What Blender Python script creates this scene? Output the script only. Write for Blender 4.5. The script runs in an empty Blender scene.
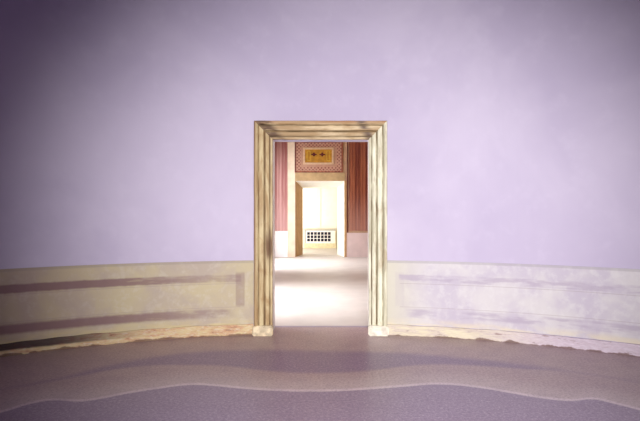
import bpy, bmesh, math, random
from mathutils import Vector, noise
random.seed(4)
S = bpy.context.scene
COL = S.collection
PI = math.pi

# ------------------------------------------------------------------ node helper
class N:
    """small expression builder for procedural materials"""
    def __init__(self, name, rough=0.8, spec=0.3):
        self.m = bpy.data.materials.new(name); self.m.use_nodes = True
        self.t = self.m.node_tree; self.b = self.t.nodes['Principled BSDF']
        self.b.inputs['Roughness'].default_value = rough
        self.b.inputs['Specular IOR Level'].default_value = spec
        self.g = None
    def put(self, sock, v):
        if isinstance(v, (int, float)): sock.default_value = v
        elif isinstance(v, tuple): sock.default_value = v if len(v) == len(sock.default_value) else (*v, 1)
        else: self.t.links.new(v, sock)
    def math(self, op, a, b=0.0, c=None, clamp=False):
        n = self.t.nodes.new('ShaderNodeMath'); n.operation = op; n.use_clamp = clamp
        self.put(n.inputs[0], a); self.put(n.inputs[1], b)
        if c is not None: self.put(n.inputs[2], c)
        return n.outputs[0]
    def add(self, a, b): return self.math('ADD', a, b)
    def sub(self, a, b): return self.math('SUBTRACT', a, b)
    def mul(self, a, b): return self.math('MULTIPLY', a, b)
    def pos(self):
        if self.g is None:
            g = self.t.nodes.new('ShaderNodeNewGeometry'); s = self.t.nodes.new('ShaderNodeSeparateXYZ')
            self.t.links.new(g.outputs['Position'], s.inputs[0]); self.g = (g.outputs['Position'], *s.outputs)
        return self.g
    def polar(self):
        p, x, y, z = self.pos()
        th = self.mul(self.math('ARCTAN2', x, y), 180/PI)
        r = self.math('SQRT', self.add(self.mul(x, x), self.mul(y, y)))
        return th, r, z
    def step(self, v, a, b):           # smooth 0..1 as v goes from a to b
        n = self.t.nodes.new('ShaderNodeMapRange'); n.interpolation_type = 'SMOOTHSTEP'
        self.put(n.inputs[0], v)
        if a < b:
            n.inputs[1].default_value, n.inputs[2].default_value = a, b; n.inputs[3].default_value, n.inputs[4].default_value = 0, 1
        else:
            n.inputs[1].default_value, n.inputs[2].default_value = b, a; n.inputs[3].default_value, n.inputs[4].default_value = 1, 0
        return n.outputs[0]
    def box(self, v, a, b, e):         # 1 inside a..b
        return self.mul(self.step(v, a-e, a+e), self.step(v, b+e, b-e))
    def noise(self, scale, detail=3, stretch=(1, 1, 1), rough=0.55, dist=0.0, vec=None):
        n = self.t.nodes.new('ShaderNodeTexNoise'); mp = self.t.nodes.new('ShaderNodeMapping')
        mp.inputs['Scale'].default_value = stretch
        self.t.links.new(vec or self.pos()[0], mp.inputs[0]); self.t.links.new(mp.outputs[0], n.inputs['Vector'])
        n.inputs['Scale'].default_value = scale; n.inputs['Detail'].default_value = detail
        n.inputs['Roughness'].default_value = rough; n.inputs['Distortion'].default_value = dist
        return n.outputs[0]
    def comb(self, x, y, z):
        n = self.t.nodes.new('ShaderNodeCombineXYZ')
        for i, v in enumerate((x, y, z)): self.put(n.inputs[i], v)
        return n.outputs[0]
    def mix(self, f, a, b):
        n = self.t.nodes.new('ShaderNodeMix'); n.data_type = 'RGBA'
        self.put(n.inputs[0], f); self.put(n.inputs[6], a); self.put(n.inputs[7], b)
        return n.outputs[2]
    def color(self, c): self.put(self.b.inputs['Base Color'], c); return self
    def rough(self, v): self.put(self.b.inputs['Roughness'], v)
    def bump(self, h, strength=0.3, dist=0.01):
        n = self.t.nodes.new('ShaderNodeBump'); n.inputs['Strength'].default_value = strength; n.inputs['Distance'].default_value = dist
        self.t.links.new(h, n.inputs['Height']); self.t.links.new(n.outputs[0], self.b.inputs['Normal'])
    def curve(self, v, pts):
        n = self.t.nodes.new('ShaderNodeFloatCurve'); c = n.mapping.curves[0]
        c.points[0].location = pts[0]; c.points[-1].location = pts[-1]
        for p in pts[1:-1]: c.points.new(*p)
        n.mapping.update(); self.put(n.inputs['Value'], v)
        return n.outputs[0]

# ------------------------------------------------------------------ measures (metres, camera at the middle of the round room)
F = 498.0; EYE = 1.53; R = 6.2; HOR = 210.5
RO = 6.55                              # outside of the round wall
DW, DH = 0.60, 2.43                    # half width and height of the first doorway
Y2, Y3, Y4 = 16.4, 17.4, 20.4          # second wall, third room's start, last wall
LX, RX = -1.68, 3.6                     # side walls of the second room

IX, IZ = .592, 2.405                    # inner edge of the stone surround
# ------------------------------------------------------------------ materials
def mat_lilac():
    n = N('lilac_wall_paint', 0.85, 0.2)
    cl = n.noise(0.55, 4, dist=0.4); fine = n.noise(5, 4)
    c = n.mix(n.step(cl, .35, .68), (.60, .548, .69), (.52, .468, .62))
    c = n.mix(n.mul(n.step(fine, .5, .75), .22), c, (.67, .62, .76))
    n.color(c); n.bump(n.noise(9, 5), .12, .01)
    return n.m

def mat_dado(left):
    n = N('faded_dado_left' if left else 'faded_dado_right', 0.85, 0.2)
    th, r, z = n.polar()
    a = n.math('ABSOLUTE', th)
    big = n.noise(2.2, 4, dist=.5); fine = n.noise(11, 4, rough=.65)
    streak = n.noise(3.0, 4, stretch=(1, 1, 6))
    if left:
        c = n.mix(n.step(big, .35, .65), (.54, .47, .31), (.47, .40, .33))
        c = n.mix(n.mul(n.step(fine, .48, .7), .35), c, (.62, .58, .50))
        band, bs = (.20, .105, .125), .8
        c = n.mix(n.mul(n.step(a, 20, 31), .35), c, (.36, .25, .21))
    else:
        c = n.mix(n.step(big, .35, .65), (.64, .62, .63), (.54, .50, .58))
        c = n.mix(n.mul(n.step(fine, .45, .68), .5), c, (.69, .68, .69))
        c = n.mix(n.step(a, 13, 7), c, (.62, .60, .50))
        band, bs = (.42, .36, .46), .75
    edge = n.mul(n.sub(n.noise(14, 3), .5), .02)
    zz = n.add(z, edge)
    up = n.mul(n.box(zz, .655, .745, .012), n.step(a, 8.9, 9.1))
    lo = n.mul(n.box(zz, .225, .325, .02), n.step(a, 9.4, 11))
    bar = n.mul(n.box(a, 8.6, 9.6, .08), n.box(zz, .36, .77, .02))
    fade = n.step(streak, .30, .55) if left else n.step(streak, .42, .62)
    strength = n.math('MINIMUM', n.add(n.mul(fade, .75), n.step(a, 12, 26) if left else .12), 1.0)
    if left: strength = n.mul(strength, n.add(.6, n.mul(n.step(a, 10, 24), .4)))
    m = n.math('MAXIMUM', up, lo)
    c = n.mix(n.mul(bar, .35 if left else .15), c, band)
    c = n.mix(n.mul(n.mul(m, strength), bs), c, band)
    # thin painted lines under the bands and at the very top
    ln = n.math('MAXIMUM', n.mul(n.box(z, .632, .640, .004), n.step(a, 9, 9.2)), n.mul(n.box(z, .345, .352, .004), n.step(a, 9, 9.2)))
    c = n.mix(n.mul(ln, .35), c, (.30, .22, .24))
    # ochre ground colour showing low down
    low = n.mul(n.step(zz, .235, .13), n.step(n.noise(3, 4, stretch=(1, 1, 5)), .3, .6))
    c = n.mix(n.mul(low, .7), c, (.62, .52, .27) if left else (.72, .64, .46))
    c = n.mix(n.mul(n.box(z, .885, .93, .006), .45), c, (.33, .29, .25) if left else (.36, .34, .36))
    n.color(c); n.bump(n.add(fine, n.mul(n.noise(40, 3), .4)), .35, .01)
    return n.m

def mat_base(left):
    n = N('crumbling_skirting_' + ('left' if left else 'right'), 0.9, 0.15)
    th, r, z = n.polar(); a = n.math('ABSOLUTE', th)
    f1 = n.noise(6, 5, stretch=(1, 1, 5), rough=.65, dist=.6); f2 = n.noise(18, 4, stretch=(1, 1, 3))
    if left:
        c = n.mix(n.step(f1, .35, .6), (.58, .34, .21), (.68, .55, .32))
        c = n.mix(n.mul(n.step(f2, .5, .68), .6), c, (.74, .66, .52))
        c = n.mix(n.mul(n.box(n.add(z, n.mul(n.sub(f1, .5), .03)), .06, .15, .012), n.mul(n.step(a, 17, 29), .92)), c, (.045, .03, .04))  # shade of the moulding at far left, painted in as a dark streak
        c = n.mix(n.mul(n.step(f1, .40, .31), .6), c, (.16, .09, .06))
    else:
        c = n.mix(n.step(f1, .38, .62), (.66, .58, .50), (.76, .70, .52))
        c = n.mix(n.step(a, 15, 27), c, n.mix(n.step(f2, .35, .65), (.66, .58, .66), (.60, .51, .58)))
        c = n.mix(n.mul(n.step(f1, .40, .31), .6), c, (.22, .12, .09))
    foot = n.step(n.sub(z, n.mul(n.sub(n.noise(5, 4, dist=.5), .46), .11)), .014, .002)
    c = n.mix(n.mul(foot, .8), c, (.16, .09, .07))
    n.color(c); n.bump(n.add(f1, f2), .6, .02)
    return n.m

def mat_stone(side):
    n = N('worn_stone_' + side, 0.62, 0.35)
    p, x, y, z = n.pos()
    st = (1, 1, .16) if side != 'lintel' else (.16, 1, 1)
    s1 = n.noise(9, 5, stretch=st, rough=.65, dist=.3); s2 = n.noise(26, 4, stretch=st); s3 = n.noise(4.2, 4, dist=.5)
    hi, lo = {'left': ((.62, .52, .30), (.40, .27, .13)), 'lintel': ((.66, .53, .33), (.40, .27, .14)), 'right': ((.84, .83, .65), (.55, .52, .37))}[side]
    c = n.mix(n.step(s1, .36, .6), lo, hi)
    c = n.mix(n.mul(n.step(s2, .54, .7), .35), c, (.34, .24, .14))
    k = {'left': .85, 'lintel': .6, 'right': .35}[side]
    c = n.mix(n.mul(n.step(s3, .55, .72), k), c, (.40, .26, .12))
    if side == 'left':     # a burnt brown stain at waist height, browner outer edge
        w = n.mul(n.box(n.add(z, n.mul(n.sub(s1, .5), .5)), .98, 1.28, .12), n.box(x, -.665, -.585, .015))
        c = n.mix(n.mul(w, .9), c, (.13, .055, .025))
        c = n.mix(n.mul(n.step(x, -.765, -.80), n.step(s1, .3, .55)), c, (.25, .14, .06))
    if side == 'lintel':   # rust and soot streaks along the top mouldings
        c = n.mix(n.mul(n.step(z, 2.58, 2.61), n.step(s1, .3, .6)), c, (.36, .19, .08))
        c = n.mix(n.mul(n.box(n.add(x, n.mul(z, .8)), 1.30, 1.48, .06), n.step(s2, .30, .5)), c, (.12, .07, .04))
        c = n.mix(n.mul(n.box(n.add(x, n.mul(z, .6)), 2.02, 2.12, .05), n.step(s2, .32, .52)), c, (.15, .10, .07))
    u = n.sub(z, IZ) if side == 'lintel' else n.sub(n.math('ABSOLUTE', n.sub(x, .008)), IX)
    for g0, g1, kk in ((.027, .041, .85), (.087, .103, .95), (.162, .173, .8), (-.01, .004, .6), (.216, .24, .75)):
        c = n.mix(n.mul(n.box(u, g0, g1, .003), n.mul(n.add(.45, n.mul(n.step(s2, .35, .6), .55)), kk)), c, (.15, .10, .045) if side != 'left' else (.16, .09, .045))
    n.color(c); n.bump(n.add(s1, s2), .3, .008)
    return n.m

def mat_plain(name, col, rough=.8, var=.12, scale=4, spec=.3, bump=.1):
    n = N(name, rough, spec)
    f = n.noise(scale, 4)
    n.color(n.mix(n.step(f, .3, .7), tuple(v*(1-var) for v in col), tuple(min(1, v*(1+var*.5)) for v in col)))
    if bump: n.bump(n.noise(scale*6, 4), bump, .006)
    return n.m

def band_points(px):                   # floor pattern read off as (angle, radius) about the room's centre
    out = []
    for x, y in px:
        th = math.atan((x-320)/F); d = EYE*F/(y-HOR)
        out.append(((th+.7)/1.4, d/math.cos(th)/8))
    return out

def mat_floor():
    n = N('terrazzo_floor_with_scalloped_bands', 0.42, 0.45)
    p, x, y, z = n.pos()
    th, r, _ = n.polar()
    t = n.math('ADD', n.mul(th, PI/180/1.4), .5)
    A = [(-10,415),(5,411.5),(30,404),(50,400.5),(80,401.5),(100,399),(125,394),(160,388.5),(190,385),(215,386),(240,388.5),(280,391),
         (320,391.5),(360,390),(400,387),(440,384.5),(480,388),(510,393),(540,398),(570,401),(595,399.5),(615,404),(650,413)]
    B = [(-10,392),(60,380),(110,370),(150,365.5),(190,365),(225,366),(270,371),(320,373),(370,370.5),(400,367),(440,364.5),(480,366),(520,368.5),(560,371),(650,385)]
    C = [(-10,392),(60,378),(110,365),(160,356),(200,352),(260,350),(320,351),(400,353),(440,356),(480,359.5),(520,364),(560,370),(650,385)]
    def rad(P): return n.mul(n.curve(t, band_points(P)), 8)
    ra, rb, rc = rad(A), rad(B), rad(C)
    wob = n.mul(n.sub(n.noise(1.3, 2), .5), .05)
    rr = n.add(r, wob)
    inA = n.step(n.sub(r, ra), -.010, .010)
    inB = n.step(n.sub(rr, rb), -.05, .05)
    inC = n.step(n.sub(rr, rc), -.10, .10)
    purple_near, purple, beige, pale = (.275, .210, .290), (.215, .145, .225), (.37, .262, .26), (.48, .385, .375)
    c = n.mix(inA, purple_near, n.mix(n.step(n.sub(r, ra), 0, .5), pale, beige))
    c = n.mix(inB, c, purple)
    c = n.mix(inC, c, beige)
    line = n.box(n.sub(r, ra), .0, .05, .012)
    c = n.mix(n.mul(line, .75), c, (.66, .55, .58))
    sp = n.noise(42, 4, rough=.9); sp2 = n.noise(5, 3)
    c = n.mix(n.mul(n.step(sp, .50, .66), .6), c, (.60, .50, .54))
    c = n.mix(n.mul(n.step(sp, .50, .34), .65), c, (.14, .09, .13))
    c = n.mix(n.mul(n.step(sp2, .45, .7), .18), c, (.24, .18, .24))
    n.color(c)
    n.rough(n.add(.28, n.mul(sp2, .14)))
    n.bump(sp, .08, .003)
    return n.m

def mat_checks():                      # mosaic border of small red and cream lozenges
    n = N('red_and_cream_lozenge_border', .7, .3)
    p, x, y, z = n.pos()
    u = n.mul(n.add(x, z), 1/.115); v = n.mul(n.sub(x, z), 1/.115)
    def tri(a): return n.math('ABSOLUTE', n.sub(n.mul(n.math('FRACT', a), 2), 1))
    m = n.mul(n.step(tri(u), .35, .5), n.step(tri(v), .35, .5))
    c = n.mix(m, (.46, .25, .17), (.20, .06, .05))
    # plain red outer and inner lines
    ax = n.math('ABSOLUTE', n.add(x, .04))
    az = n.math('ABSOLUTE', n.sub(z, 3.29))
    o = n.math('MAXIMUM', n.step(ax, .735, .745), n.step(az, .465, .475))
    c = n.mix(n.mul(o, .8), c, (.24, .08, .06))
    inn = n.mul(n.step(ax, .60, .59), n.step(az, .335, .325))
    c = n.mix(inn, c, (.42, .23, .15))
    c = n.mix(n.mul(n.step(n.noise(5, 3), .4, .7), .3), c, (.55, .36, .26))
    n.color(c); return n.m

def mat_stripes(left):
    n = N('striped_marbling_' + ('rose' if left else 'russet'), .5, .4)
    p, x, y, z = n.pos()
    w = n.math('SINE', n.mul(x, 2*PI/.11)); w2 = n.math('SINE', n.add(n.mul(x, 2*PI/.34), .8))
    f = n.noise(6, 4, stretch=(3, 1, .25), dist=.4)
    s = n.add(n.add(n.mul(w, .22), n.mul(w2, .25)), f)
    if left: c = n.mix(n.step(s, .2, .85), (.35, .12, .11), (.60, .34, .31))
    else: c = n.mix(n.step(s, .15, .85), (.17, .035, .02), (.38, .12, .055))
    c = n.mix(n.mul(n.step(z, 2.3, .9), .45), c, (.62, .38, .36) if left else (.58, .33, .27))  # paler towards the bottom: veil of reflected light painted in
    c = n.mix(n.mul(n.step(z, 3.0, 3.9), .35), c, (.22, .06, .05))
    n.color(c); return n.m

def mat_tiles():
    n = N('perforated_plate_white', .5, .3); n.color((.84, .82, .80)); return n.m

M = dict(
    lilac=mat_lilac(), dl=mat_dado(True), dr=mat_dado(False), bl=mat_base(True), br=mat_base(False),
    sl=mat_stone('left'), sr=mat_stone('right'), st=mat_stone('lintel'), floor=mat_floor(),
    plinth_l=mat_plain('warm_worn_plinth_stone', (.74, .62, .42), .7, .35, 14, bump=.5),
    plinth_r=mat_plain('pale_worn_plinth_stone', (.84, .79, .66), .7, .25, 14, bump=.5),
    ceil=mat_plain('pale_ceiling_plaster', (.50, .44, .60)),
    reveal=mat_plain('reveal_plaster', (.90, .85, .82)),
    wall2=mat_plain('warm_beige_plaster', (.50, .32, .20), .8, .15, 3),
    dado2=mat_plain('dado_paint_less_lit', (.66, .52, .50), .8, .08, 3),  # right part of the dado, weaker light put into the colour
    dado2l=mat_plain('dado_paint_window_lit', (.93, .91, .92), .8, .05, 3),  # left part of the same dado, window brightness put into the colour
    floor2=mat_plain('pale_stone_floor', (.57, .52, .49), .45, .07, 2.5, .4, .03),
    sill=mat_plain('grey_threshold_stone', (.34, .29, .36), .5, .12, 6),
    ceil2=mat_plain('cream_ceiling', (.52, .36, .22)),
    strip=mat_plain('cream_strip_paint', (.80, .66, .50), .7, .12, 4),
    jamb=mat_plain('ochre_edge_and_shaded_side', (.44, .26, .12), .75, .15, 5),  # shade of the left side put into the colour; also the tan door edge
    jambr=mat_plain('ivory_embrasure_lit_side', (.86, .83, .70), .75, .05, 5),  # same embrasure, window light on the right side put into the colour
    head=mat_plain('tan_door_head_stone', (.46, .32, .16), .7, .15, 6),
    wall3=mat_plain('cream_plaster', (.84, .78, .62), .8, .05, 3),
    shutter=mat_plain('ivory_paint', (.88, .86, .77), .6, .04, 5),
    frame=mat_plain('pale_pink_gilt_moulding', (.62, .43, .27), .55, .15, 12),
    ochre=mat_plain('ochre_gold_panel_paint', (.46, .22, .02), .6, .25, 9),
    gold=mat_plain('gold_line_paint', (.60, .40, .05), .6, .2, 9),
    darkred=mat_plain('dark_maroon_ornament', (.10, .012, .012), .6, .2, 20),
    checks=mat_checks(), stl=mat_stripes(True), strr=mat_stripes(False), white=mat_tiles(),
    hole=mat_plain('dark_grille_cavity', (.012, .010, .03), .8, .2, 5),
    grey=mat_plain('grey_top_and_shaded_post', (.42, .40, .38), .5, .1, 9),  # grey of the cover's top; on the left post it paints side shade
    cplinth=mat_plain('yellow_ochre_base', (.78, .68, .44), .8, .15, 12),
    wframe=mat_plain('white_window_paint', (.85, .84, .80), .5, .03, 5),
    hook=mat_plain('dark_iron', (.12, .10, .16), .5, .1, 9),
)

# ------------------------------------------------------------------ mesh helpers
def obj(name, bm, m, parent=None, kind=None, label=None, cat=None, group=None, smooth=False, loc=None):
    bmesh.ops.recalc_face_normals(bm, faces=bm.faces)
    me = bpy.data.meshes.new(name); bm.to_mesh(me); bm.free()
    for mm in (m if isinstance(m, (list, tuple)) else [m]): me.materials.append(mm)
    if smooth:
        for p in me.polygons: p.use_smooth = True
    o = bpy.data.objects.new(name, me); COL.objects.link(o)
    if parent: o.parent = parent; o.matrix_parent_inverse = parent.matrix_basis.inverted()
    if parent and parent.name.startswith('stone_door'): o.location.x = .008
    if kind: o['kind'] = kind
    if label: o['label'] = label
    if cat: o['category'] = cat
    if group: o['group'] = group
    return o
def thing(name, loc, label, cat, group=None, kind=None):
    o = bpy.data.objects.new(name, None); COL.objects.link(o); o.location = loc; o.empty_display_size = .2
    o['label'] = label; o['category'] = cat
    if group: o['group'] = group
    if kind: o['kind'] = kind
    return o
def box(bm, x0, x1, y0, y1, z0, z1, bev=0.0):
    vs = [bm.verts.new((x, y, z)) for x in (x0, x1) for y in (y0, y1) for z in (z0, z1)]
    fs = [bm.faces.new([vs[i] for i in q]) for q in ((0,1,3,2),(4,6,7,5),(0,4,5,1),(2,3,7,6),(0,2,6,4),(1,5,7,3))]
    if bev:
        es = list({e for f in fs for e in f.edges})
        bmesh.ops.bevel(bm, geom=es, offset=bev, segments=2, affect='EDGES')
    return bm
def nb(*a, **k): return box(bmesh.new(), *a, **k)
def prism(bm, pts, z0, z1):            # vertical prism over an xy polygon
    a = [bm.verts.new((x, y, z0)) for x, y in pts]; b = [bm.verts.new((x, y, z1)) for x, y in pts]
    bm.faces.new(a); bm.faces.new(b)
    for i in range(len(pts)): bm.faces.new((a[i], a[(i+1) % len(a)], b[(i+1) % len(a)], b[i]))
    return bm
def arc_slab(bm, th0, th1, r0, r1, z0, z1, n, jit=0.0, nz=1, seed=0, ztop=None):
    """slab following the round wall between two angles (degrees from +Y, clockwise)"""
    grid = []
    for i in range(n+1):
        th = math.radians(th0+(th1-th0)*i/n); row = []
        for k in range(nz+1):
            z = z0+(z1-z0)*k/nz
            ri = r0
            if jit:
                q = noise.noise(Vector((th*14+seed, z*9, 0)))+.5*noise.noise(Vector((th*45+seed, z*25, 3)))
                ri = r0+jit*q
                if k == nz: z += jit*.9*noise.noise(Vector((th*22+seed, 9, 1)))
            row.append((bm.verts.new((ri*math.sin(th), ri*math.cos(th), z)), bm.verts.new((r1*math.sin(th), r1*math.cos(th), z))))
        grid.append(row)
    for i in range(n):
        for k in range(nz):
            a, b, c, d = grid[i][k], grid[i+1][k], grid[i+1][k+1], grid[i][k+1]
            bm.faces.new((a[0], b[0], c[0], d[0])); bm.faces.new((a[1], d[1], c[1], b[1]))
        a, b = grid[i][0], grid[i+1][0]; bm.faces.new((a[0], a[1], b[1], b[0]))
        a, b = grid[i][nz], grid[i+1][nz]; bm.faces.new((a[0], b[0], b[1], a[1]))
    for g in (grid[0], grid[n]):
        for k in range(nz): bm.faces.new((g[k][0], g[k+1][0], g[k+1][1], g[k][1]))
    return bm

# ------------------------------------------------------------------ round room
TOP = 6.4
def ring_pts():
    thd = math.degrees(math.asin(DW/R)); n = 240
    inn, out = [], []
    for i in range(n+1):
        th = math.radians(thd+(360-2*thd)*i/n)
        inn.append((R*math.sin(th), R*math.cos(th))); out.append((RO*math.sin(th), RO*math.cos(th)))
    yo = math.sqrt(RO*RO-DW*DW)
    out[0] = (DW+.05, yo); out[-1] = (-DW, yo)
    return inn, out, yo
inn, out, YO = ring_pts()
bm = bmesh.new()
cols = [[bm.verts.new((*p, z)) for z in (0, TOP)] + [bm.verts.new((*q, z)) for z in (0, TOP)] for p, q in zip(inn, out)]
for a, b in zip(cols, cols[1:]):
    bm.faces.new((a[0], b[0], b[1], a[1])); bm.faces.new((a[2], a[3], b[3], b[2])); bm.faces.new((a[1], b[1], b[3], a[3])); bm.faces.new((a[0], a[2], b[2], b[0]))
for e in (cols[0], cols[-1]): bm.faces.new((e[0], e[1], e[3], e[2]))
# the piece of wall above the doorway
k = 8; xs = [-DW+2*DW*i/k for i in range(k+1)]
pts = [(x, math.sqrt(R*R-x*x)) for x in xs] + [(x+.05*max(0, x)/DW, math.sqrt(RO*RO-x*x)) for x in reversed(xs)]
prism(bm, pts, DH, TOP)
obj('wall_front', bm, M['lilac'], kind='structure', label='curved lilac wall of the round room around the stone doorway', cat='wall')

bm = bmesh.new()
c = [bm.verts.new((RO*math.sin(2*PI*i/96), RO*math.cos(2*PI*i/96), TOP)) for i in range(96)]
d = [bm.verts.new((v.co.x, v.co.y, TOP+.1)) for v in c]
bm.faces.new(c); bm.faces.new(d)
for i in range(96): bm.faces.new((c[i], c[(i+1) % 96], d[(i+1) % 96], d[i]))
obj('ceiling', bm, M['ceil'], kind='structure', label='plain ceiling above the round lilac room', cat='ceiling')

bm = bmesh.new()
c = [bm.verts.new((RO*math.sin(2*PI*i/128), RO*math.cos(2*PI*i/128), 0)) for i in range(128)]
d = [bm.verts.new((v.co.x, v.co.y, -.1)) for v in c]
bm.faces.new(c); bm.faces.new(d)
for i in range(128): bm.faces.new((c[i], c[(i+1) % 128], d[(i+1) % 128], d[i]))
obj('floor', bm, M['floor'], kind='structure', label='mauve terrazzo floor with wavy beige bands in the front room', cat='floor')

SO = math.degrees(math.asin(.818/R))   # outer edge of the stone surround
obj('trim_1', arc_slab(bmesh.new(), -SO, -150, R-.010, R+.02, .13, .915, 160), M['dl'], kind='structure',
    label='tan painted dado with brown bands left of the doorway', cat='dado')
obj('trim_2', arc_slab(bmesh.new(), SO, 150, R-.010, R+.02, .13, .915, 160), M['dr'], kind='structure',
    label='faded greyish white dado right of the doorway', cat='dado')
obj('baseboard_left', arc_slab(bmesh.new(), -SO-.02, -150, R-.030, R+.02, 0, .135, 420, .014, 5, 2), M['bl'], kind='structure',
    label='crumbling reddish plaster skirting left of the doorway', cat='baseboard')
obj('baseboard_right', arc_slab(bmesh.new(), SO+.1, 150, R-.026, R+.02, 0, .125, 420, .012, 5, 7), M['br'], kind='structure',
    label='crumbling pale plaster skirting right of the doorway', cat='baseboard')

# ------------------------------------------------------------------ stone door surround
YS = 6.165
PROF = [(0, -.0), (0, .040), (.010, .046), (.024, .046), (.030, .022), (.038, .022), (.043, .050), (.060, .058), (.083, .058), (.088, .034), (.098, .030),
        (.104, .040), (.110, .066), (.128, .072), (.158, .072), (.163, .052), (.172, .050), (.178, .080), (.192, .096), (.214, .100), (.220, .094), (.222, .0)]
IX, IZ = .592, 2.405                    # inner edge of the surround
root = thing('stone_door_surround', (.008, YS, 0), 'worn cream and gold stone surround framing the doorway in the lilac wall', 'door frame', None, 'thing')
def sweep_jamb(s, z0=.118):
    bm = bmesh.new(); n = 40; rows = []
    for k in range(n+1):
        row = []
        for u, p in PROF:
            zt = IZ+u; z = z0+(zt-z0)*k/n
            w = .0022*noise.noise(Vector((u*30+s*5, z*7, p*20)))
            row.append(bm.verts.new((s*(IX+u+w), YS-p+w, z)))
        rows.append(row)
    for a, b in zip(rows, rows[1:]):
        for i in range(len(PROF)-1): bm.faces.new((a[i], a[i+1], b[i+1], b[i]))
        bm.faces.new((a[-1], a[0], b[0], b[-1]))
    bm.faces.new(rows[0]); bm.faces.new(rows[-1])
    return bm
def sweep_lintel():
    bm = bmesh.new(); n = 30; rows = []
    for k in range(n+1):
        row = []
        for u, p in PROF:
            x = -(IX+u)+2*(IX+u)*k/n
            w = .0025*noise.noise(Vector((x*7, u*30, p*20))) if 0 < k < n else 0
            row.append(bm.verts.new((x, YS-p+w, IZ+u+w)))
        rows.append(row)
    for a, b in zip(rows, rows[1:]):
        for i in range(len(PROF)-1): bm.faces.new((a[i], a[i+1], b[i+1], b[i]))
        bm.faces.new((a[-1], a[0], b[0], b[-1]))
    bm.faces.new(rows[0]); bm.faces.new(rows[-1])
    return bm
obj('jamb', sweep_jamb(-1), M['sl'], root, label='brown stained left jamb')
obj('jamb', sweep_jamb(1), M['sr'], root, label='pale cream right jamb')
obj('lintel', sweep_lintel(), M['st'], root)
def plinth(s):
    bm = nb(min(s*.585, s*.83), max(s*.585, s*.83), YS-.118, YS, 0, .122, bev=.012)
    bmesh.ops.subdivide_edges(bm, edges=bm.edges[:], cuts=5, use_grid_fill=True)
    for v in bm.verts:
        if v.co.y < YS-.01 and v.co.z > .004:
            q = noise.noise(v.co*16)+.6*noise.noise(v.co*40)
            v.co += Vector((.3*s, -.6, -.35))*.013*q
            v.co.y += .012*max(0, v.co.z-.095)/.027*1.2
    return bm
obj('plinth_block', plinth(-1), M['plinth_l'], root, smooth=False)
obj('plinth_block', plinth(1), M['plinth_r'], root, smooth=False)

# ------------------------------------------------------------------ threshold and second room
obj('trim_3', nb(-DW, DW+.04, 6.53, 6.60, -.1, .002), M['sill'], kind='structure', label='grey stone threshold strip in the first doorway', cat='threshold')
def rect_wall(name, m, pieces, label):
    bm = bmesh.new()
    for p in pieces: box(bm, *p)
    return obj(name, bm, m, kind='structure', label=label, cat='wall')
CZ = 4.7
YB = YO+.03
obj('floor', nb(LX-.3, RX+.3, YB-.0, Y2, -.1, 0), M['floor2'], kind='structure', label='pale stone floor of the second room beyond the doorway', cat='floor')
rect_wall('wall_near', M['wall2'], [(LX-.3, -DW-.002, YO, YB, 0, CZ), (DW+.052, RX+.3, YO, YB, 0, CZ), (-DW-.002, DW+.052, YO, YB, DH, CZ)], 'back of the doorway wall seen from the second room')
# reveal lining inside the first doorway
obj('trim_4', nb(-DW, -DW+.006, 6.17, YB, 0, DH), M['reveal'], kind='structure', label='pale plaster reveal on the left inside the first doorway', cat='door reveal')
obj('trim_5', prism(bmesh.new(), [(DW-.006, 6.17), (DW, 6.17), (DW+.05, YB), (DW+.044, YB)], 0, DH), M['reveal'], kind='structure', label='pale plaster reveal on the right inside the first doorway', cat='door reveal')
# left wall with two tall window openings
WZ0, WZ1 = .06, 3.3
WINS = [(7.1, 10.15), (12.75, 15.9)]
segs = [(YB, WINS[0][0]), (WINS[0][1], WINS[1][0]), (WINS[1][1], Y2)]
pieces = [(LX-.3, LX, a, b, 0, CZ) for a, b in segs]
for a, b in WINS: pieces += [(LX-.3, LX, a, b, 0, WZ0), (LX-.3, LX, a, b, WZ1, CZ)]
rect_wall('wall_left', M['wall2'], pieces, 'window wall on the left of the second room')
rect_wall('wall_right', M['wall2'], [(RX, RX+.3, YB, Y2, 0, CZ)], 'plain right wall of the second room')
obj('ceiling', nb(LX-.3, RX+.3, YO, Y2, CZ, CZ+.1), M['ceil2'], kind='structure', label='ceiling of the second room', cat='ceiling')
for i, (a, b) in enumerate(WINS):
    bm = bmesh.new(); x0, x1 = LX-.22, LX-.16
    for y in (a, (a+b)/2-.03, b-.06): box(bm, x0, x1, y, y+.06, WZ0, WZ1)
    for z in (WZ0, 1.7, WZ1-.06): box(bm, x0+.005, x1-.005, a+.06, b-.06, z, z+.06)
    obj('window_%d' % (i+1), bm, M['wframe'], kind='structure', label=('nearer' if i == 0 else 'farther')+' tall window in the left wall of the second room', cat='window')

# second wall with the splayed doorway
W2, H2 = .80, 2.50; W3, H3 = .605, 2.32
rect_wall('wall_back', M['wall2'], [(LX-.3, -W2, Y2, Y2+.05, 0, CZ), (W2, RX+.3, Y2, Y2+.05, 0, CZ), (-W2, W2, Y2, Y2+.05, H2, CZ)],
          'end wall of the second room with the inner doorway')
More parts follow.
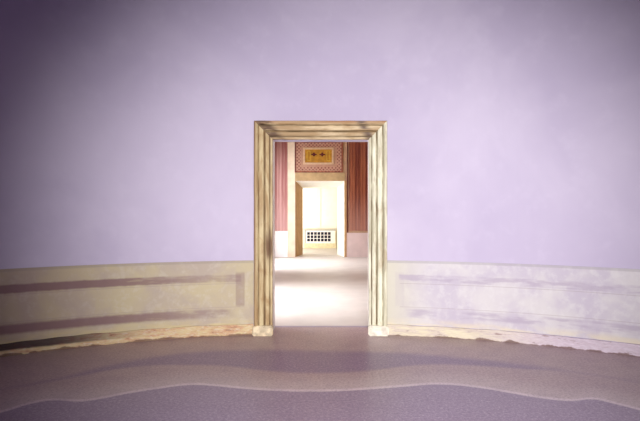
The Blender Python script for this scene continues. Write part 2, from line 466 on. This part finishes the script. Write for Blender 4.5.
# splayed embrasure
def quad_solid(pts_front, pts_back):
    bm = bmesh.new(); a = [bm.verts.new(p) for p in pts_front]; b = [bm.verts.new(p) for p in pts_back]
    bm.faces.new(a); bm.faces.new(b)
    for i in range(4): bm.faces.new((a[i], a[(i+1) % 4], b[(i+1) % 4], b[i]))
    return bm
ya, yb = Y2+.001, Y3
emb = thing('door_1', (0, Y2, 0), 'splayed inner doorway with left side painted tan as shaded and right side painted ivory as lit', 'doorway', kind='structure')
for s, mm, lab in ((-1, M['jamb'], 'left side with shade painted in as tan brown'), (1, M['jambr'], 'right side with window light painted in as ivory')):
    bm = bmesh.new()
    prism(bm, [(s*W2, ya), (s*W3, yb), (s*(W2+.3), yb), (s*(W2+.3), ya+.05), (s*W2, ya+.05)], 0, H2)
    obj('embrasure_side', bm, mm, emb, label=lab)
obj('soffit', quad_solid([(-W2, ya, H2), (W2, ya, H2), (W2, ya, H2+.3), (-W2, ya, H2+.3)], [(-W2, yb, H3), (W2, yb, H3), (W2, yb, H2+.3), (-W2, yb, H2+.3)]), M['shutter'], emb)
obj('door_head', nb(-W2-.02, W2+.02, Y2-.025, Y2, H2+.012, 2.775, bev=.006), M['head'], emb)
bm = bmesh.new(); 
obj('door_edge', nb(W2, W2+.075, Y2-.02, Y2, 0, H2+.01), M['jamb'], emb)

# painted strip, striped panels, dado on the end wall
obj('trim_6', nb(-1.065, -W2-.02, Y2-.022, Y2, 0, 4.1), M['strip'], kind='structure', label='cream vertical wall strip left of the inner doorway', cat='trim')
pl = thing('striped_panel', (-1.36, Y2, .86), 'rose red striped panel on the left of the inner doorway', 'wall panel', 'striped panels beside the inner doorway')
bm = bmesh.new()
def fluted(x0, x1, z0, z1, n):
    bm = bmesh.new(); w = (x1-x0)/n
    box(bm, x0, x1, Y2-.012, Y2, z0, z1)
    for i in range(n):
        if i % 4 == 3: continue
        box(bm, x0+i*w+.01, x0+(i+1)*w-.01, Y2-.028, Y2-.012, z0+.012, z1-.03, bev=.004)
    return bm
obj('fluting', fluted(-1.64, -1.07, .86, 4.1, 9), M['stl'], pl)
obj('edge_strip', nb(-1.675, -1.64, Y2-.03, Y2, .86, 4.1), M['strip'], pl)
pr = thing('striped_panel', (1.3, Y2, .86), 'dark russet striped panel on the right of the inner doorway', 'wall panel', 'striped panels beside the inner doorway')
obj('fluting', fluted(.955, 1.80, .86, 4.1, 13), M['strr'], pr)
obj('edge_strip', nb(.89, .925, Y2-.02, Y2, .80, 4.1), M['darkred'], pr, label='dark maroon edge line')
obj('trim_7', nb(LX, -1.068, Y2-.014, Y2, 0, .855), M['dado2l'], kind='structure', label='dado painted white as window-lit low on the end wall left of the inner doorway', cat='dado')
obj('trim_8', nb(.88, RX, Y2-.014, Y2, 0, .795), M['dado2'], kind='structure', label='dado painted pinkish as less lit low on the end wall right of the inner doorway', cat='dado')

# overdoor panel
ov = thing('overdoor_panel', (-.04, Y2, 2.8), 'ochre panel with a red mosaic border above the inner doorway', 'wall panel')
obj('border', nb(-.80, .72, Y2-.02, Y2, 2.80, 3.78), M['checks'], ov)
def frame(x0, x1, z0, z1, w, y0, y1):
    bm = bmesh.new(); box(bm, x0, x1, y0, y1, z0, z0+w, .004); box(bm, x0, x1, y0, y1, z1-w, z1, .004)
    box(bm, x0, x0+w, y0, y1, z0+w, z1-w, .004); box(bm, x1-w, x1, y0, y1, z0+w, z1-w, .004); return bm
obj('inner_frame', frame(-.555, .45, 3.045, 3.60, .06, Y2-.045, Y2-.02), M['frame'], ov)
obj('outer_frame', frame(-.83, .75, 2.785, 3.80, .035, Y2-.04, Y2), M['strr'], ov)
fld = obj('field', nb(-.495, .39, Y2-.03, Y2-.02, 3.105, 3.54), M['ochre'], ov)
for x in (-.37, .27): obj('gold_bar', frame(x-.055, x+.055, 3.16, 3.49, .014, Y2-.034, Y2-.03), M['gold'], fld)
def ornament(cx, cz):
    bm = bmesh.new(); n = 32; o = []
    for i in range(n):
        a = 2*PI*i/n; rr = .052+.016*math.cos(4*a); o.append((cx+rr*1.5*math.cos(a), cz+rr*math.sin(a)))
    f = [bm.verts.new((x, Y2-.040, z)) for x, z in o]; b = [bm.verts.new((x, Y2-.030, z)) for x, z in o]
    bm.faces.new(f); bm.faces.new(b)
    for i in range(n): bm.faces.new((f[i], f[(i+1) % n], b[(i+1) % n], b[i]))
    return bm
for x in (-.20, .075): obj('ornament', ornament(x, 3.37), M['darkred'], fld)

# ------------------------------------------------------------------ third room
L3, R3 = -2.0, 2.6
obj('floor', nb(L3-.3, R3+.3, Y2, Y4, -.1, -.0005), M['floor2'], kind='structure', label='pale floor of the farthest room', cat='floor')
rect_wall('wall_near', M['wall3'], [(L3-.3, -W3-.002, Y3, Y3+.03, 0, CZ), (W3+.002, R3+.3, Y3, Y3+.03, 0, CZ), (-W3-.002, W3+.002, Y3, Y3+.03, H3, CZ)], 'wall behind the inner doorway in the farthest room')
rect_wall('wall_back', M['wall3'], [(L3-.3, R3+.3, Y4, Y4+.2, 0, CZ)], 'cream end wall of the farthest room')
rect_wall('wall_right', M['wall3'], [(R3, R3+.3, Y3, Y4, 0, CZ)], 'right wall of the farthest room')
w3 = (17.75, 19.6)
rect_wall('wall_left', M['wall3'], [(L3-.3, L3, Y3, w3[0], 0, CZ), (L3-.3, L3, w3[1], Y4, 0, CZ), (L3-.3, L3, *w3, 0, WZ0), (L3-.3, L3, *w3, WZ1, CZ)], 'window wall on the left of the farthest room')
obj('ceiling', nb(L3-.3, R3+.3, Y2+.05, Y4, CZ, CZ+.1), M['ceil2'], kind='structure', label='ceiling of the farthest room', cat='ceiling')
bm = bmesh.new()
for y in (w3[0], sum(w3)/2-.03, w3[1]-.06): box(bm, L3-.22, L3-.16, y, y+.06, WZ0, WZ1)
for z in (WZ0, 1.7, WZ1-.06): box(bm, L3-.215, L3-.165, w3[0]+.06, w3[1]-.06, z, z+.06)
obj('window_3', bm, M['wframe'], kind='structure', label='tall window in the left wall of the farthest room', cat='window')

# pale shutters closing the window above the grille
sh_root = thing('window_shutters', (0, Y4, .80), 'pair of closed ivory shutters above the perforated radiator cover', 'shutters', None, 'thing')
for a, b in ((-1.0, .030), (.050, 1.08)):
    lf = obj('shutter_leaf', nb(a, b, Y4-.05, Y4-.01, .80, 3.6, bev=.006), M['shutter'], sh_root)
    for z0, z1 in ((.9, 1.65), (1.78, 3.5)):
        obj('raised_panel', nb(a+.12, b-.12, Y4-.062, Y4-.05, z0, z1, bev=.005), M['shutter'], lf)

# radiator cover with a perforated front
gx0, gx1, gz0, gz1, gy = -.60, .56, .20, .745, Y4-.22
rc = thing('radiator_cover', (-.02, Y4-.1, 0), 'low white radiator cover with three rows of square dark holes', 'radiator cover')
obj('plinth', nb(gx0-.03, gx1+.10, gy-.01, Y4-.004, 0, gz0), M['cplinth'], rc)
obj('cabinet', nb(gx0+.02, gx1, gy+.03, Y4, gz0, gz1-.03), M['hole'], rc, label='dark hollow inside')
bm = bmesh.new(); nx, nz = 7, 3; bx0, bx1, bz0, bz1 = -.535, .445, .265, .665
cw, ch = (bx1-bx0)/nx, (bz1-bz0)/nz; hw = .056
box(bm, gx0+.03, bx0, gy, gy+.02, gz0, gz1-.03); box(bm, bx1, gx1, gy, gy+.02, gz0, gz1-.03)
box(bm, bx0, bx1, gy, gy+.02, gz0, bz0); box(bm, bx0, bx1, gy, gy+.02, bz1, gz1-.03)
for i in range(nx+1):
    x = bx0+i*cw; box(bm, max(bx0, x-(cw/2-hw)), min(bx1, x+(cw/2-hw)), gy+.001, gy+.019, bz0, bz1)
for k in range(nz+1):
    z = bz0+k*ch; box(bm, bx0, bx1, gy+.002, gy+.018, max(bz0, z-(ch/2-hw)), min(bz1, z+(ch/2-hw)))
obj('perforated_front', bm, M['white'], rc)
obj('end_post', nb(gx0-.01, gx0+.03, gy-.006, Y4, gz0, gz1-.03), M['grey'], rc, label='end post painted grey as side shade')
obj('end_post', nb(gx1, gx1+.06, gy, Y4, gz0, gz1-.03), M['shutter'], rc, label='ivory end post')
obj('top', nb(gx0-.02, gx1+.07, gy-.012, Y4, gz1-.03, gz1, bev=.004), M['grey'], rc)

# ------------------------------------------------------------------ light
def area(name, loc, rot, sx, sy, power, col, spread=180):
    l = bpy.data.lights.new(name, 'AREA'); l.shape = 'RECTANGLE'; l.size = sx; l.size_y = sy; l.energy = power; l.color = col; l.spread = math.radians(spread)
    o = bpy.data.objects.new(name, l); COL.objects.link(o); o.location = loc; o.rotation_euler = rot; return o
def spot(name, loc, target, power, ang, blend, col, rad=.3):
    l = bpy.data.lights.new(name, 'SPOT'); l.energy = power; l.spot_size = math.radians(ang); l.spot_blend = blend; l.color = col; l.shadow_soft_size = rad
    o = bpy.data.objects.new(name, l); COL.objects.link(o); o.location = loc
    o.rotation_euler = (Vector(target)-Vector(loc)).to_track_quat('-Z', 'Y').to_euler(); return o
EX = (0, -PI/2, 0)
for a, b in WINS:
    area('window_light', (LX-.24, (a+b)/2, (WZ0+WZ1)/2), EX, WZ1-WZ0, b-a, 140, (.95, .97, 1.0), 180)
    area('skylight_through_window', (LX-1.35, (a+b)/2, (WZ0+WZ1)/2+1.0), (0, -PI/2+math.radians(38), 0), WZ1-WZ0, b-a, 95, (.93, .97, 1.0), 64)
area('window_light', (L3-.24, sum(w3)/2, (WZ0+WZ1)/2), EX, WZ1-WZ0, w3[1]-w3[0], 170, (1.0, .98, .90), 180)
spot('falloff_spot', (0.5, -1.2, 1.95), (.60, 6.2, 1.15), 2750, 70, 1.0, (1.0, .955, .95), .35)  # unseen spot added to make the wall darken towards its edges
area('purple_fill', (0, -5.5, 3.2), (PI/2, 0, 0), 2.4, 2.6, 15, (.80, .50, 1.0))  # unseen fill added to tint the darker parts of the room purple
w = bpy.data.worlds.new('World'); S.world = w; w.use_nodes = True
w.node_tree.nodes['Background'].inputs[0].default_value = (.85, .80, 1, 1); w.node_tree.nodes['Background'].inputs[1].default_value = 1.1

# ------------------------------------------------------------------ camera
cam = bpy.data.cameras.new('camera'); co = bpy.data.objects.new('camera', cam); COL.objects.link(co)
cam.sensor_width = 36; cam.lens = 36*F/640; co.location = (0, 0, EYE); co.rotation_euler = (PI/2, 0, 0)
S.camera = co
S.view_settings.view_transform = 'Standard'; S.view_settings.look = 'None'; S.view_settings.exposure = 0; S.view_settings.gamma = 1; S.view_settings.use_curve_mapping = False
